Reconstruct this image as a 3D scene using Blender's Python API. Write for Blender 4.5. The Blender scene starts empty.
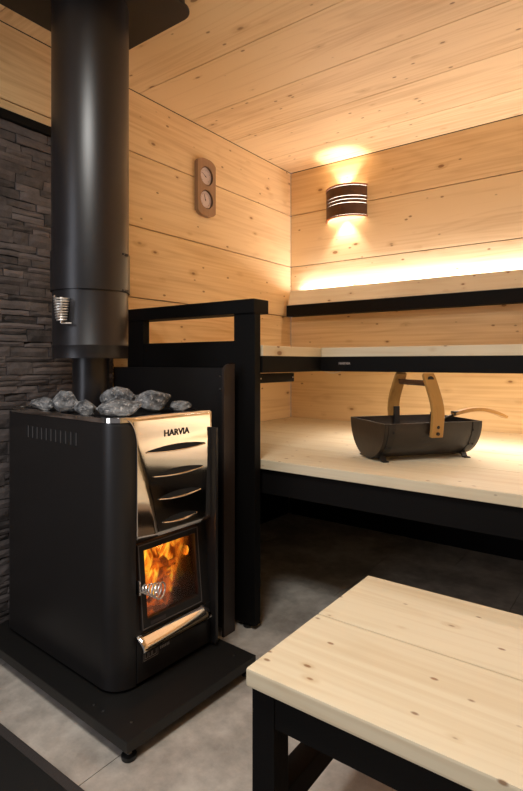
import bpy, bmesh, math, random
from mathutils import Vector, Matrix, noise
random.seed(7)
C = bpy.context.scene.collection
PI = math.pi
SC = bpy.context.scene

# ------------------------------------------------------------------ camera
cd = bpy.data.cameras.new('camera'); cam = bpy.data.objects.new('camera', cd); C.objects.link(cam)
cd.sensor_fit = 'HORIZONTAL'; cd.sensor_width = 36.0; cd.lens = 36.0*525/523
cd.shift_y = -33.5/523; cd.clip_start = .02
cam.location = (0, 0, .95); cam.rotation_euler = (PI/2, 0, math.radians(36.43))
SC.camera = cam
# ------------------------------------------------------------------ world, exposure
w = bpy.data.worlds.new('world'); SC.world = w; w.use_nodes = True
w.node_tree.nodes['Background'].inputs[0].default_value = (.92, .88, .92, 1)
w.node_tree.nodes['Background'].inputs[1].default_value = .14
SC.view_settings.view_transform = 'Standard'; SC.view_settings.look = 'None'
SC.view_settings.gamma = 1; SC.view_settings.use_curve_mapping = False
SC.view_settings.exposure = 0.14
SC.cycles.max_bounces = 10; SC.cycles.diffuse_bounces = 6; SC.cycles.transparent_max_bounces = 64
# ------------------------------------------------------------------ lights
def area(name, loc, rot, sx, sy, power, col, spread=180):
    l = bpy.data.lights.new(name, 'AREA'); l.shape = 'RECTANGLE'; l.size = sx; l.size_y = sy
    l.energy = power; l.color = col; l.spread = math.radians(spread)
    o = bpy.data.objects.new(name, l); C.objects.link(o); o.location = loc; o.rotation_euler = rot
    return o
WARM = (1.0, .60, .28)
area('overhead_fill', (-.60, .22, 2.10), (0, 0, 0), .5, .5, 21, (1.0, .98, .93))  # added overhead fill to brighten floor and low bench, not a known lamp
area('cool_front_fill', (-1.42, -.95, 1.25), (math.radians(82), 0, math.radians(-18)), 0.6, 1.7, 9, (.88, .90, 1.0))  # added cool fill from the open near side, no doorway is built
area('backrest_light_strip', (-.285, 2.784, 1.384), (PI, 0, 0), 2.93, .016, 11.5, (1.0, .96, 1.06))
area('bench_light_strip', (-.20, 2.25, .950), (0, 0, 0), 1.8, .02, 8, (1.0, .88, .80))

# ------------------------------------------------------------------ helpers
class MB:
    def __init__(s): s.v = []; s.f = []; s.mi = []; s.sm = []
    def add(s, vs, fs, mi=0, smooth=False):
        b = len(s.v); s.v += [tuple(v) for v in vs]
        for f in fs: s.f.append([b+i for i in f]); s.mi.append(mi); s.sm.append(smooth)
        return s
    def box(s, x0, x1, y0, y1, z0, z1, b=0.0, mi=0, M=None):
        bm = bmesh.new()
        bmesh.ops.create_cube(bm, size=1)
        for v in bm.verts:
            v.co = Vector((x0+(v.co.x+.5)*(x1-x0), y0+(v.co.y+.5)*(y1-y0), z0+(v.co.z+.5)*(z1-z0)))
        if b: bmesh.ops.bevel(bm, geom=bm.edges[:], offset=b, segments=2, affect='EDGES', profile=.7)
        return s.addbm(bm, mi, M)
    def addbm(s, bm, mi=0, M=None, smooth=False):
        if M is not None: bmesh.ops.transform(bm, matrix=M, verts=bm.verts)
        bmesh.ops.recalc_face_normals(bm, faces=bm.faces)
        bm.verts.index_update()
        s.add([v.co.copy() for v in bm.verts], [[v.index for v in f.verts] for f in bm.faces], mi, smooth)
        bm.free(); return s
    def tube(s, pts, r, n=12, mi=0, cap=True, flat=None):
        """round tube along pts; r number or list; flat=(a,b) gives an elliptic/rect-ish section scale"""
        P = [Vector(p) for p in pts]; R = r if isinstance(r, (list, tuple)) else [r]*len(P)
        t0 = (P[1]-P[0]).normalized()
        up = Vector((0, 0, 1)) if abs(t0.z) < .9 else Vector((1, 0, 0))
        nrm = t0.cross(up).normalized(); vs = []
        for i, p in enumerate(P):
            t = (P[min(i+1, len(P)-1)]-P[max(i-1, 0)]).normalized()
            nrm = (nrm - t*nrm.dot(t)).normalized(); bn = t.cross(nrm)
            for k in range(n):
                a = 2*PI*k/n
                vs.append(p+nrm*math.cos(a)*R[i]+bn*math.sin(a)*R[i])
        fs = [[i*n+k, i*n+(k+1) % n, (i+1)*n+(k+1) % n, (i+1)*n+k] for i in range(len(P)-1) for k in range(n)]
        if cap: fs += [list(range(n))[::-1], [(len(P)-1)*n+k for k in range(n)]]
        return s.add(vs, fs, mi, True)
    def lathe(s, prof, c=(0, 0), n=48, mi=0, closed=False):
        """profile [(r,z)...] about vertical axis at c"""
        vs = [(c[0]+r*math.cos(2*PI*k/n), c[1]+r*math.sin(2*PI*k/n), z) for r, z in prof for k in range(n)]
        m = len(prof); fs = []
        for i in range(m if closed else m-1):
            j = (i+1) % m
            fs += [[i*n+k, i*n+(k+1) % n, j*n+(k+1) % n, j*n+k] for k in range(n)]
        return s.add(vs, fs, mi, True)
    def prism(s, poly, axis, a0, a1, mi=0, smooth=False):
        """poly 2D extruded along axis ('x': poly=(y,z); 'y': (x,z); 'z': (x,y))"""
        def P(p, a): return {'x': (a, p[0], p[1]), 'y': (p[0], a, p[1]), 'z': (p[0], p[1], a)}[axis]
        n = len(poly)
        vs = [P(p, a0) for p in poly]+[P(p, a1) for p in poly]
        fs = [list(range(n))[::-1], list(range(n, 2*n))]+[[i, (i+1) % n, n+(i+1) % n, n+i] for i in range(n)]
        return s.add(vs, fs, mi, smooth)
    def build(s, name, mats, parent=None, off=(0, 0, 0), bevel=0, fix=True, autos=True):
        me = bpy.data.meshes.new(name)
        o3 = Vector(off)
        me.from_pydata([Vector(v)-o3 for v in s.v], [], s.f)
        for m in (mats if isinstance(mats, (list, tuple)) else [mats]): me.materials.append(m)
        for p, mi, sm in zip(me.polygons, s.mi, s.sm): p.material_index = mi; p.use_smooth = sm
        if fix:
            bm = bmesh.new(); bm.from_mesh(me)
            bmesh.ops.recalc_face_normals(bm, faces=bm.faces); bm.to_mesh(me); bm.free()
        me.update()
        if autos and any(s.sm): me.set_sharp_from_angle(angle=math.radians(38))
        o = bpy.data.objects.new(name, me); C.objects.link(o)
        if parent is not None: o.parent = parent
        else: o.location = o3
        if bevel:
            b = o.modifiers.new('bevel', 'BEVEL'); b.width = bevel; b.segments = 2; b.limit_method = 'ANGLE'
            b.angle_limit = math.radians(40); b.harden_normals = False
        return o

def tag(o, label, cat, group=None):
    o['label'] = label; o['category'] = cat
    if group: o['group'] = group
    return o
def thing(name, label, cat, loc=(0, 0, 0), rz=0, group=None):
    o = bpy.data.objects.new(name, None); C.objects.link(o); o.empty_display_size = .1
    o.location = loc; o.rotation_euler = (0, 0, rz)
    return tag(o, label, cat, group)
def structure(o): o['kind'] = 'structure'; return o
def lab(o, l): o['label'] = l; return o

# ------------------------------------------------------------------ materials
def mat(name, col, rough=.5, metal=0, spec=.5, emit=None, es=0, bump=0, bscale=200, coat=0, aniso=0):
    m = bpy.data.materials.new(name); m.use_nodes = True
    nt = m.node_tree; b = nt.nodes['Principled BSDF']
    b.inputs['Base Color'].default_value = (*col, 1); b.inputs['Roughness'].default_value = rough
    b.inputs['Metallic'].default_value = metal; b.inputs['Specular IOR Level'].default_value = spec
    b.inputs['Coat Weight'].default_value = coat
    if emit: b.inputs['Emission Color'].default_value = (*emit, 1); b.inputs['Emission Strength'].default_value = es
    if bump:
        tc = nt.nodes.new('ShaderNodeTexCoord'); n = nt.nodes.new('ShaderNodeTexNoise'); n.inputs['Scale'].default_value = bscale
        bp = nt.nodes.new('ShaderNodeBump'); bp.inputs['Strength'].default_value = bump; bp.inputs['Distance'].default_value = .001
        nt.links.new(tc.outputs['Object'], n.inputs['Vector']); nt.links.new(n.outputs['Fac'], bp.inputs['Height'])
        nt.links.new(bp.outputs['Normal'], b.inputs['Normal'])
    return m

def wood(name, axis='X', light=(.78, .56, .33), dark=(.60, .34, .13), knots=True, rough=.5, kscale=1.0, contrast=1.0):
    m = bpy.data.materials.new(name); m.use_nodes = True
    nt = m.node_tree; N = nt.nodes.new; L = nt.links.new; b = nt.nodes['Principled BSDF']
    def math_(op, a, c=None, clamp=False):
        n = N('ShaderNodeMath'); n.operation = op; n.use_clamp = clamp
        for i, q in enumerate((a, c)):
            if q is None: continue
            if isinstance(q, (int, float)): n.inputs[i].default_value = q
            else: L(q, n.inputs[i])
        return n.outputs[0]
    tc = N('ShaderNodeTexCoord'); geo = N('ShaderNodeNewGeometry')
    sep = N('ShaderNodeSeparateXYZ'); L(tc.outputs['Object'], sep.inputs[0])
    a, c, d = {'X': ('X', 'Y', 'Z'), 'Y': ('Y', 'X', 'Z'), 'Z': ('Z', 'X', 'Y')}[axis]
    rnd = geo.outputs['Random Per Island']
    off = math_('MULTIPLY', rnd, 37.0); off2 = math_('MULTIPLY', rnd, 91.0)
    A = math_('ADD', sep.outputs[a], off); B = math_('ADD', sep.outputs[c], off2); D = math_('ADD', sep.outputs[d], off)
    def vec(sa, sb):
        cb = N('ShaderNodeCombineXYZ'); L(math_('MULTIPLY', A, sa), cb.inputs[0])
        L(math_('MULTIPLY', B, sb), cb.inputs[1]); L(math_('MULTIPLY', D, sb), cb.inputs[2]); return cb.outputs[0]
    # knots
    vo = N('ShaderNodeTexVoronoi'); vo.inputs['Scale'].default_value = 1; vo.inputs['Randomness'].default_value = 1
    L(vec(5.5*kscale, 11*kscale), vo.inputs['Vector'])
    kd = vo.outputs['Distance']
    sepc = N('ShaderNodeSeparateColor'); L(vo.outputs['Color'], sepc.inputs[0])
    size = math_('ADD', math_('MULTIPLY', math_('POWER', sepc.outputs[0], 2.5), .065), .05)          # a size for each knot
    kn = math_('DIVIDE', kd, size)
    kmask = N('ShaderNodeMapRange'); kmask.inputs[1].default_value = 1.25; kmask.inputs[2].default_value = .75
    kmask.interpolation_type = 'SMOOTHSTEP'; L(kn, kmask.inputs[0])
    halo = N('ShaderNodeMapRange'); halo.inputs[1].default_value = 3.0; halo.inputs[2].default_value = .8
    halo.interpolation_type = 'SMOOTHSTEP'; L(kn, halo.inputs[0])
    vo2 = N('ShaderNodeTexVoronoi'); vo2.inputs['Scale'].default_value = 1; L(vec(11.0*kscale, 21.0*kscale), vo2.inputs['Vector'])
    sc2 = N('ShaderNodeSeparateColor'); L(vo2.outputs['Color'], sc2.inputs[0])
    kn2 = math_('DIVIDE', vo2.outputs['Distance'], math_('ADD', math_('MULTIPLY', math_('GREATER_THAN', sc2.outputs[0], .50), .11), .0001))
    km2 = N('ShaderNodeMapRange'); km2.inputs[1].default_value = 1.15; km2.inputs[2].default_value = .6; L(kn2, km2.inputs[0])
    kall = math_('MAXIMUM', kmask.outputs[0], km2.outputs[0])
    # growth rings
    n1 = N('ShaderNodeTexNoise'); n1.inputs['Scale'].default_value = 1; n1.inputs['Detail'].default_value = 2
    L(vec(.55, 4.2), n1.inputs['Vector'])
    g = math_('ADD', n1.outputs['Fac'], math_('MULTIPLY', halo.outputs[0], .035))
    ring = math_('ADD', math_('MULTIPLY', math_('SINE', math_('MULTIPLY', g, 95.0)), .5), .5)
    ring = math_('POWER', ring, 3.0)
    n2 = N('ShaderNodeTexNoise'); n2.inputs['Scale'].default_value = 1; n2.inputs['Detail'].default_value = 5
    L(vec(1.6, 75), n2.inputs['Vector'])
    n3 = N('ShaderNodeTexNoise'); n3.inputs['Scale'].default_value = 1; n3.inputs['Detail'].default_value = 2
    L(vec(.8, 5), n3.inputs['Vector'])
    f = math_('ADD', math_('MULTIPLY', ring, .17*contrast), math_('MULTIPLY', math_('SUBTRACT', n2.outputs['Fac'], .5), 1.15*contrast))
    f = math_('ADD', f, math_('MULTIPLY', math_('SUBTRACT', n3.outputs['Fac'], .42), 1.25*contrast))
    f = math_('ADD', f, math_('MULTIPLY', math_('SUBTRACT', rnd, .5), .28))
    f = math_('ADD', f, math_('MULTIPLY', halo.outputs[0], .38), clamp=True)
    mx = N('ShaderNodeMix'); mx.data_type = 'RGBA'; L(f, mx.inputs[0])
    mx.inputs[6].default_value = (*light, 1); mx.inputs[7].default_value = (*dark, 1)
    out = mx.outputs[2]
    if knots:
        m2 = N('ShaderNodeMix'); m2.data_type = 'RGBA'; L(math_('MULTIPLY', kall, .78), m2.inputs[0])
        L(out, m2.inputs[6]); m2.inputs[7].default_value = (.22, .085, .022, 1); out = m2.outputs[2]
    L(out, b.inputs['Base Color']); b.inputs['Roughness'].default_value = rough; b.inputs['Specular IOR Level'].default_value = .35
    bp = N('ShaderNodeBump'); bp.inputs['Strength'].default_value = .12; bp.inputs['Distance'].default_value = .001
    L(n2.outputs['Fac'], bp.inputs['Height']); L(bp.outputs['Normal'], b.inputs['Normal'])
    return m

W_L = (.86, .64, .355); W_D = (.56, .335, .135)
WX = wood('spruce_cladding_x', 'X', W_L, W_D); WY = wood('spruce_cladding_y', 'Y', W_L, W_D)
B_L = (.82, .725, .53); B_D = (.62, .46, .26)
BX = wood('bench_board_x', 'X', B_L, B_D, contrast=.8, kscale=1.35); BY = wood('bench_board_y', 'Y', B_L, B_D, contrast=.8)
HW = wood('handle_wood', 'Z', (.43, .23, .065), (.28, .13, .03), knots=False, rough=.4)
BLK = mat('black_stained_wood', (.0045, .004, .0038), .62, spec=.15, bump=.3, bscale=90)
BLKM = mat('black_coated_steel', (.014, .0125, .0122), .38, spec=.5)
PIPE = mat('black_pipe_enamel', (.0085, .0072, .0082), .35, spec=.6, bump=.15, bscale=14)
PLT = mat('black_plate_steel', (.007, .0065, .006), .5)
STEEL = mat('polished_steel', (.88, .83, .77), .09, metal=1)
STEELR = mat('satin_steel', (.72, .68, .64), .28, metal=1)
CHROME = mat('chrome_wire', (.85, .83, .80), .12, metal=1)
STEELB = mat('bright_wire', (.92, .90, .87), .3, metal=.85)
LIPM = mat('lit_edge_grey', (.05, .045, .045), .4)  # lighter grey in the colour stands in for light on the slot edges
DARKIN = mat('dark_inside', (.004, .004, .004), .8)
BUCK = mat('brown_black_bucket_metal', (.016, .011, .0095), .36, spec=.55, bump=.4, bscale=60)
BUCKIN = mat('bucket_lining', (.010, .008, .008), .5)
DIALW = mat('dial_paper', (.66, .55, .51), .5)
DWOOD = wood('dark_walnut', 'X', (.10, .045, .02), (.05, .02, .01), knots=False)
RIMW = wood('reddish_rim_wood', 'X', (.34, .12, .045), (.22, .07, .03), knots=False)
GAUGEW = wood('gauge_frame_wood', 'Z', (.36, .22, .125), (.27, .16, .08), knots=False)
WHITEP = mat('white_cable_sleeve', (.8, .75, .68), .4)
PRINT = mat('light_grey_print', (.42, .38, .36), .5)
RUB = mat('black_rubber', (.008, .008, .008), .5)
MATB = mat('black_mat', (.008, .0075, .007), .6, bump=.5, bscale=300)
HEM = mat('grey_hem', (.045, .038, .036), .6, bump=1, bscale=300)
SILVP = mat('ladle_steel_black', (.012, .011, .011), .35, metal=0)

def mk_floor():
    m = bpy.data.materials.new('concrete_tile'); m.use_nodes = True; nt = m.node_tree; N = nt.nodes.new; L = nt.links.new
    b = nt.nodes['Principled BSDF']; tc = N('ShaderNodeTexCoord')
    n = N('ShaderNodeTexNoise'); n.inputs['Scale'].default_value = 3.5; n.inputs['Detail'].default_value = 8; n.inputs['Roughness'].default_value = .68
    n2 = N('ShaderNodeTexNoise'); n2.inputs['Scale'].default_value = 22; n2.inputs['Detail'].default_value = 6
    L(tc.outputs['Object'], n.inputs['Vector']); L(tc.outputs['Object'], n2.inputs['Vector'])
    r = N('ShaderNodeValToRGB'); r.color_ramp.elements[0].position = .38; r.color_ramp.elements[1].position = .60
    r.color_ramp.elements[0].color = (.33, .295, .255, 1); r.color_ramp.elements[1].color = (.60, .545, .475, 1)
    L(n.outputs['Fac'], r.inputs[0])
    mx = N('ShaderNodeMix'); mx.data_type = 'RGBA'; mx.blend_type = 'OVERLAY'; mx.inputs[0].default_value = .35
    L(r.outputs[0], mx.inputs[6]); L(n2.outputs['Fac'], mx.inputs[7])
    hs = N('ShaderNodeHueSaturation'); hs.inputs['Saturation'].default_value = .9; L(mx.outputs[2], hs.inputs['Color'])
    L(hs.outputs[0], b.inputs['Base Color']); b.inputs['Roughness'].default_value = .55
    return m
FLOOR = mk_floor(); GROUT = mat('grout', (.10, .085, .075), .9)

def mk_stone(name, lo, hi, sc, island=True, speck=0):
    m = bpy.data.materials.new(name); m.use_nodes = True; nt = m.node_tree; N = nt.nodes.new; L = nt.links.new
    b = nt.nodes['Principled BSDF']; tc = N('ShaderNodeTexCoord'); geo = N('ShaderNodeNewGeometry')
    n = N('ShaderNodeTexNoise'); n.inputs['Scale'].default_value = sc; n.inputs['Detail'].default_value = 9; n.inputs['Roughness'].default_value = .7
    L(tc.outputs['Object'], n.inputs['Vector'])
    ad = N('ShaderNodeMath'); ad.operation = 'MULTIPLY_ADD'; ad.inputs[1].default_value = .45 if island else 0; L(geo.outputs['Random Per Island'], ad.inputs[0]); L(n.outputs['Fac'], ad.inputs[2])
    r = N('ShaderNodeValToRGB'); r.color_ramp.elements[0].position = .40; r.color_ramp.elements[1].position = 1.0 if island else .70
    r.color_ramp.elements[0].color = (*lo, 1); r.color_ramp.elements[1].color = (*hi, 1); L(ad.outputs[0], r.inputs[0])
    out = r.outputs[0]
    if speck:
        v = N('ShaderNodeTexNoise'); v.inputs['Scale'].default_value = speck; v.inputs['Detail'].default_value = 3; L(tc.outputs['Object'], v.inputs['Vector'])
        mr = N('ShaderNodeMapRange'); mr.inputs[1].default_value = .55; mr.inputs[2].default_value = .80; L(v.outputs['Fac'], mr.inputs[0])
        mx = N('ShaderNodeMix'); mx.data_type = 'RGBA'; L(mr.outputs[0], mx.inputs[0]); L(out, mx.inputs[6]); mx.inputs[7].default_value = (.58, .57, .56, 1); out = mx.outputs[2]
    L(out, b.inputs['Base Color']); b.inputs['Roughness'].default_value = .62
    bp = N('ShaderNodeBump'); bp.inputs['Strength'].default_value = .7; bp.inputs['Distance'].default_value = .004
    L(n.outputs['Fac'], bp.inputs['Height']); L(bp.outputs['Normal'], b.inputs['Normal'])
    return m
SLATE = mk_stone('slate_cladding', (.030, .026, .026), (.145, .122, .118), 18)
ROCK = mk_stone('heater_rock', (.04, .042, .046), (.29, .30, .31), 34, island=False, speck=95)
JOINT = mat('dark_joint', (.010, .009, .009), .9)

def mk_flame(strength, name='flame'):
    m = bpy.data.materials.new(name); m.use_nodes = True; nt = m.node_tree; N = nt.nodes.new; L = nt.links.new
    nt.nodes.remove(nt.nodes['Principled BSDF']); out = nt.nodes['Material Output']
    tc = N('ShaderNodeTexCoord'); mp = N('ShaderNodeMapping'); mp.inputs['Scale'].default_value = (26, 26, 11)
    n = N('ShaderNodeTexNoise'); n.inputs['Detail'].default_value = 4; n.inputs['Scale'].default_value = 1; n.inputs['Distortion'].default_value = 1.6
    L(tc.outputs['Object'], mp.inputs[0]); L(mp.outputs[0], n.inputs['Vector'])
    r = N('ShaderNodeValToRGB'); e = r.color_ramp.elements; e[0].position = .36; e[0].color = (.22, .015, .002, 1); e[1].position = .66; e[1].color = (1.0, .62, .05, 1)
    k = e.new(.50); k.color = (.85, .17, .008, 1)
    L(n.outputs['Fac'], r.inputs[0]); em = N('ShaderNodeEmission'); em.inputs[1].default_value = strength; L(r.outputs[0], em.inputs[0])
    tr = N('ShaderNodeBsdfTransparent'); lw = N('ShaderNodeLayerWeight'); lw.inputs[0].default_value = .55
    mr = N('ShaderNodeMapRange'); mr.inputs[1].default_value = .40; mr.inputs[2].default_value = .50; L(n.outputs['Fac'], mr.inputs[0])
    mu = N('ShaderNodeMath'); mu.operation = 'MULTIPLY'
    iv = N('ShaderNodeMath'); iv.operation = 'SUBTRACT'; iv.inputs[0].default_value = 1; L(lw.outputs['Facing'], iv.inputs[1])
    L(mr.outputs[0], mu.inputs[0]); L(iv.outputs[0], mu.inputs[1])
    ms = N('ShaderNodeMixShader'); L(mu.outputs[0], ms.inputs[0]); L(tr.outputs[0], ms.inputs[1]); L(em.outputs[0], ms.inputs[2])
    L(ms.outputs[0], out.inputs[0]); return m
FLAME = mk_flame(1.6); FLAME.cycles.emission_sampling = 'NONE'
def mk_ember():
    m = mat('charred_log', (.03, .015, .01), .9); nt = m.node_tree; N = nt.nodes.new; L = nt.links.new; b = nt.nodes['Principled BSDF']
    tc = N('ShaderNodeTexCoord'); n = N('ShaderNodeTexNoise'); n.inputs['Scale'].default_value = 28; n.inputs['Detail'].default_value = 5
    L(tc.outputs['Object'], n.inputs['Vector']); r = N('ShaderNodeValToRGB'); e = r.color_ramp.elements
    e[0].position = .42; e[0].color = (.05, .007, .001, 1); e[1].position = .72; e[1].color = (1, .16, .01, 1); L(n.outputs['Fac'], r.inputs[0])
    L(r.outputs[0], b.inputs['Emission Color']); b.inputs['Emission Strength'].default_value = 1.2
    return m
EMBER = mk_ember(); EMBER.cycles.emission_sampling = 'NONE'; FIREBR = mat('fire_brick', (.42, .20, .10), .95)
def mk_glass():
    m = bpy.data.materials.new('stove_glass'); m.use_nodes = True; nt = m.node_tree; N = nt.nodes.new; L = nt.links.new
    nt.nodes.remove(nt.nodes['Principled BSDF']); out = nt.nodes['Material Output']
    t = N('ShaderNodeBsdfTransparent'); t.inputs[0].default_value = (.93, .90, .87, 1); g = N('ShaderNodeBsdfGlossy'); g.inputs['Roughness'].default_value = .05
    fr = N('ShaderNodeFresnel'); fr.inputs[0].default_value = 1.45; ms = N('ShaderNodeMixShader')
    L(fr.outputs[0], ms.inputs[0]); L(t.outputs[0], ms.inputs[1]); L(g.outputs[0], ms.inputs[2]); L(ms.outputs[0], out.inputs[0]); return m
GLASS = mk_glass()
BULB = mat('lamp_glow', (1, .8, .6), .5, emit=(1.0, .85, .66), es=6)

# ------------------------------------------------------------------ room shell
XL, YB, ZC = -1.84, 2.81, 2.155
XR, YF = 1.25, -1.0
G = .0024
# floor tiles
fb = MB(); 
fb.box(XL-.1, XR+.1, YF, YB+.1, -.06, -.004, mi=1)
y = .69-1.8; row = 0
while y < YB:
    x = -1.028-1.2+(.3 if row % 2 == 0 else 0); x -= .6
    while x < XR:
        x0, x1, y0, y1 = max(x+.001, XL-.05), min(x+.599, XR+.05), max(y+.001, YF), min(y+.599, YB+.05)
        if x1 > x0 and y1 > y0: fb.box(x0, x1, y0, y1, -.004, 0)
        x += .6
    y += .6; row += 1
structure(fb.build('floor', [FLOOR, GROUT]))
zs = [0, .277, .597, .917, 1.2375, 1.555, 1.881, ZC]
def planks_wall(name, kind, pos, a0, a1, m, out):
    b = MB()
    for z0, z1 in zip(zs[:-1], zs[1:]):
        if kind == 'x': b.box(*sorted((pos, pos+out*.02)), a0, a1, z0+G, z1-G if z1 < ZC else z1-.0035, .0012)
        else: b.box(a0, a1, *sorted((pos, pos+out*.02)), z0+G, z1-G if z1 < ZC else z1-.0035, .0012)
    if kind == 'x': b.box(*sorted((pos+out*.0195, pos+out*.05)), a0, a1, 0, ZC+.05, mi=1)
    else: b.box(a0, a1, *sorted((pos+out*.0195, pos+out*.05)), 0, ZC+.05, mi=1)
    return structure(b.build(name, [m, JOINT]))
planks_wall('wall_left', 'x', XL, YF, YB-.003, WY, -1)
planks_wall('wall_back', 'y', YB, XL, XR, WX, 1)
planks_wall('wall_right', 'x', XR, YF, YB+.02, WY, 1)
cb = MB(); ys = [YF, -.69, -.37, -.05, .27, .60, .92, 1.245, 1.57, 1.90, 2.207, 2.54, YB]
for y0, y1 in zip(ys[:-1], ys[1:]): cb.box(XL, XR, y0+G*.7, y1-G*.7, ZC, ZC+.02, .001)
cb.box(XL, XR, YF, YB, ZC+.0195, ZC+.05, mi=1)
structure(cb.build('ceiling', [WX, JOINT]))

# stone cladding on the lower left wall
sb = MB(); SY1 = 1.415; ZT = 1.80
sb.box(XL+.001, XL+.012, YF, SY1, .0, ZT-.002, mi=1)
rs = random.Random(3); z = .0
def stone_block(y0, y1, z0, z1, dep):
    ny = max(2, int((y1-y0)/.022)); nz = max(2, int((z1-z0)/.016)); vs = []; fs = []; sd = rs.random()*50
    tilt = rs.uniform(-.006, .006)
    for j in range(nz+1):
        for i in range(ny+1):
            u, v = i/ny, j/nz; yy = y0+(y1-y0)*u; zz = z0+(z1-z0)*v
            edge = min(u*ny, (1-u)*ny, v*nz, (1-v)*nz)
            d = dep+.003*noise.noise(Vector((yy*14+sd, zz*22, sd)))+tilt*(v-.5)
            if edge == 0:
                d -= .003
                yy += .003*noise.noise(Vector((yy*30, zz*30, sd+9))); zz += .003*noise.noise(Vector((yy*25, zz*25, sd+3)))
            vs.append((XL+.001+d, yy, zz))
    for j in range(nz):
        for i in range(ny):
            q = j*(ny+1)+i; fs.append([q, q+1, q+ny+2, q+ny+1])
    base = len(vs); ring = [i for i in range(ny+1)]+[(j)*(ny+1)+ny for j in range(1, nz+1)]+[nz*(ny+1)+i for i in range(ny-1, -1, -1)]+[j*(ny+1) for j in range(nz-1, 0, -1)]
    for q in ring: vs.append((XL+.006, vs[q][1], vs[q][2]))
    for k in range(len(ring)): fs.append([ring[k], base+k, base+(k+1) % len(ring), ring[(k+1) % len(ring)]])
    sb.add(vs, fs, 0, False)
while z < ZT-.012:
    h = rs.choice([.020, .027, .034, .046]); h = min(h, ZT-z)
    if ZT-z-h < .02: h = ZT-z
    y = YF-rs.random()*.15
    while y < SY1:
        l = rs.uniform(.05, .19); y1 = min(y+l, SY1)
        if y1 > -0.1 and y1-y > .01:
            if h > .04 and rs.random() < .35:
                hh = h*rs.uniform(.4, .6)
                stone_block(y+.001, y1-.0012, z+.001, z+hh-.001, rs.uniform(.015, .0215)); stone_block(y+.001, y1-.0012, z+hh+.001, z+h-.001, rs.uniform(.015, .0215))
            else: stone_block(y+.001, y1-.0012, z+.001, z+h-.001, rs.uniform(.015, .0215))
        y = y1
    z += h
tag(sb.build('stone_cladding', [SLATE, JOINT], off=(XL, .4, 0)), 'dark grey stacked slate cladding on the left wall behind the stove', 'wall cladding')
tb = MB(); tb.box(XL, XL+.036, YF, SY1+.01, ZT, ZT+.032, .002)
structure(tb.build('trim_1', BLK))

# ------------------------------------------------------------------ benches
ZL = .6006; YLB = 1.515
t = thing('lower_bench', 'deep lower platform bench of pale spruce boards on a black frame', 'bench', (-.3, 2.16, 0)); o3 = (-.3, 2.16, 0)
b = MB()
for y0, y1 in ((YLB, 1.82), (1.82, 2.15), (2.15, 2.48), (2.48, YB-.004)): b.box(XL+.004, XR-.01, y0+.0012, y1-.0012, ZL-.034, ZL, .003)
lab(b.build('seat_boards', BX, t, o3), 'pale spruce seat boards')
b = MB(); b.box(XL+.02, XR-.03, YLB+.018, YLB+.06, ZL-.125, ZL-.034, .002)
b.build('front_beam', BLK, t, o3)
b = MB(); b.box(XL+.02, XR-.03, YB-.10, YB-.055, ZL-.125, ZL-.034, .002); b.build('rear_beam', BLK, t, o3)
b = MB(); b.box(XL+.02, XR-.03, YB-.05, YB-.03, .0, ZL-.04); b.build('back_panel', BLK, t, o3)
b = MB(); b.box(XL+.002, XL+.016, YLB+.06, YB-.05, .0, ZL-.04); b.build('side_panel', BLK, t, o3)
for xx in (XL+.03, -.95, 0.1, XR-.08):
    b = MB(); b.box(xx, xx+.045, YLB+.06, YB-.10, ZL-.10, ZL-.036); b.build('cross_beam', BLK, t, o3)
for xx in (XL+.03, .1, XR-.08):
    b = MB(); b.box(xx, xx+.045, YLB+.25, YLB+.295, 0, ZL-.10, .002); b.build('leg', BLK, t, o3)

XI, YI, ZU = -1.112, 1.9285, 1.010
t = thing('upper_bench', 'L-shaped upper bench with pale board edges over a black fascia', 'bench', (-.6, 2.3, ZU)); o3 = (-.6, 2.3, ZU)
b = MB()
for y0, y1 in ((YI, 2.22), (2.22, 2.51), (2.51, YB-.004)): b.box(XI+.001, XR-.01, y0+.001, y1-.001, ZU-.038, ZU, .003)
lab(b.build('seat_boards', BX, t, o3), 'pale boards running along the back wall')
b = MB()
for x0, x1 in ((XL+.004, -1.60), (-1.60, -1.36), (-1.36, XI)): b.box(x0+.001, x1-.001, YLB+.001, YB-.004, ZU-.038, ZU, .003)
lab(b.build('seat_boards', BY, t, o3), 'pale boards running along the left wall')
b = MB(); b.box(XI-.03, XR-.02, YI+.003, YI+.04, .911, ZU-.038, .002); f1 = b.build('fascia', BLK, t, o3)
b = MB(); b.box(XI-.04, XI-.003, YLB+.002, YI+.02, .911, ZU-.038, .002); b.build('fascia', BLK, t, o3)
b = MB(); b.box(XI-.075, XI-.035, YLB+.005, 1.775, .872, .9065, .002); k = b.build('support_bar', BLK, t, o3)
for yy in (1.765, 1.55):
    b = MB(); b.tube([(XI-.0351, yy, .889), (XI-.0335, yy, .889)], .003, 8); b.build('screw', STEELR, k, o3)
# text helper
def text_mesh(txt, size, M, depth=.0006, mi=0, mb=None, bold=0.0, width=None):
    cu = bpy.data.curves.new('t', 'FONT'); cu.body = txt; cu.size = size; cu.extrude = depth; cu.align_x = 'CENTER'; cu.align_y = 'CENTER'; cu.offset = bold
    o = bpy.data.objects.new('t', cu); C.objects.link(o)
    dg = bpy.context.evaluated_depsgraph_get(); me = bpy.data.meshes.new_from_object(o.evaluated_get(dg))
    xs = [v.co.x for v in me.vertices]; ysx = [v.co.y for v in me.vertices]
    cx = (max(xs)+min(xs))/2; cy = (max(ysx)+min(ysx))/2; s = (width/(max(xs)-min(xs))) if width else 1
    mb = mb or MB()
    mb.add([M @ Vector(((v.co.x-cx)*s, v.co.y-cy, v.co.z)) for v in me.vertices], [list(p.vertices) for p in me.polygons], mi)
    bpy.data.objects.remove(o); bpy.data.curves.remove(cu); return mb
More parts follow.
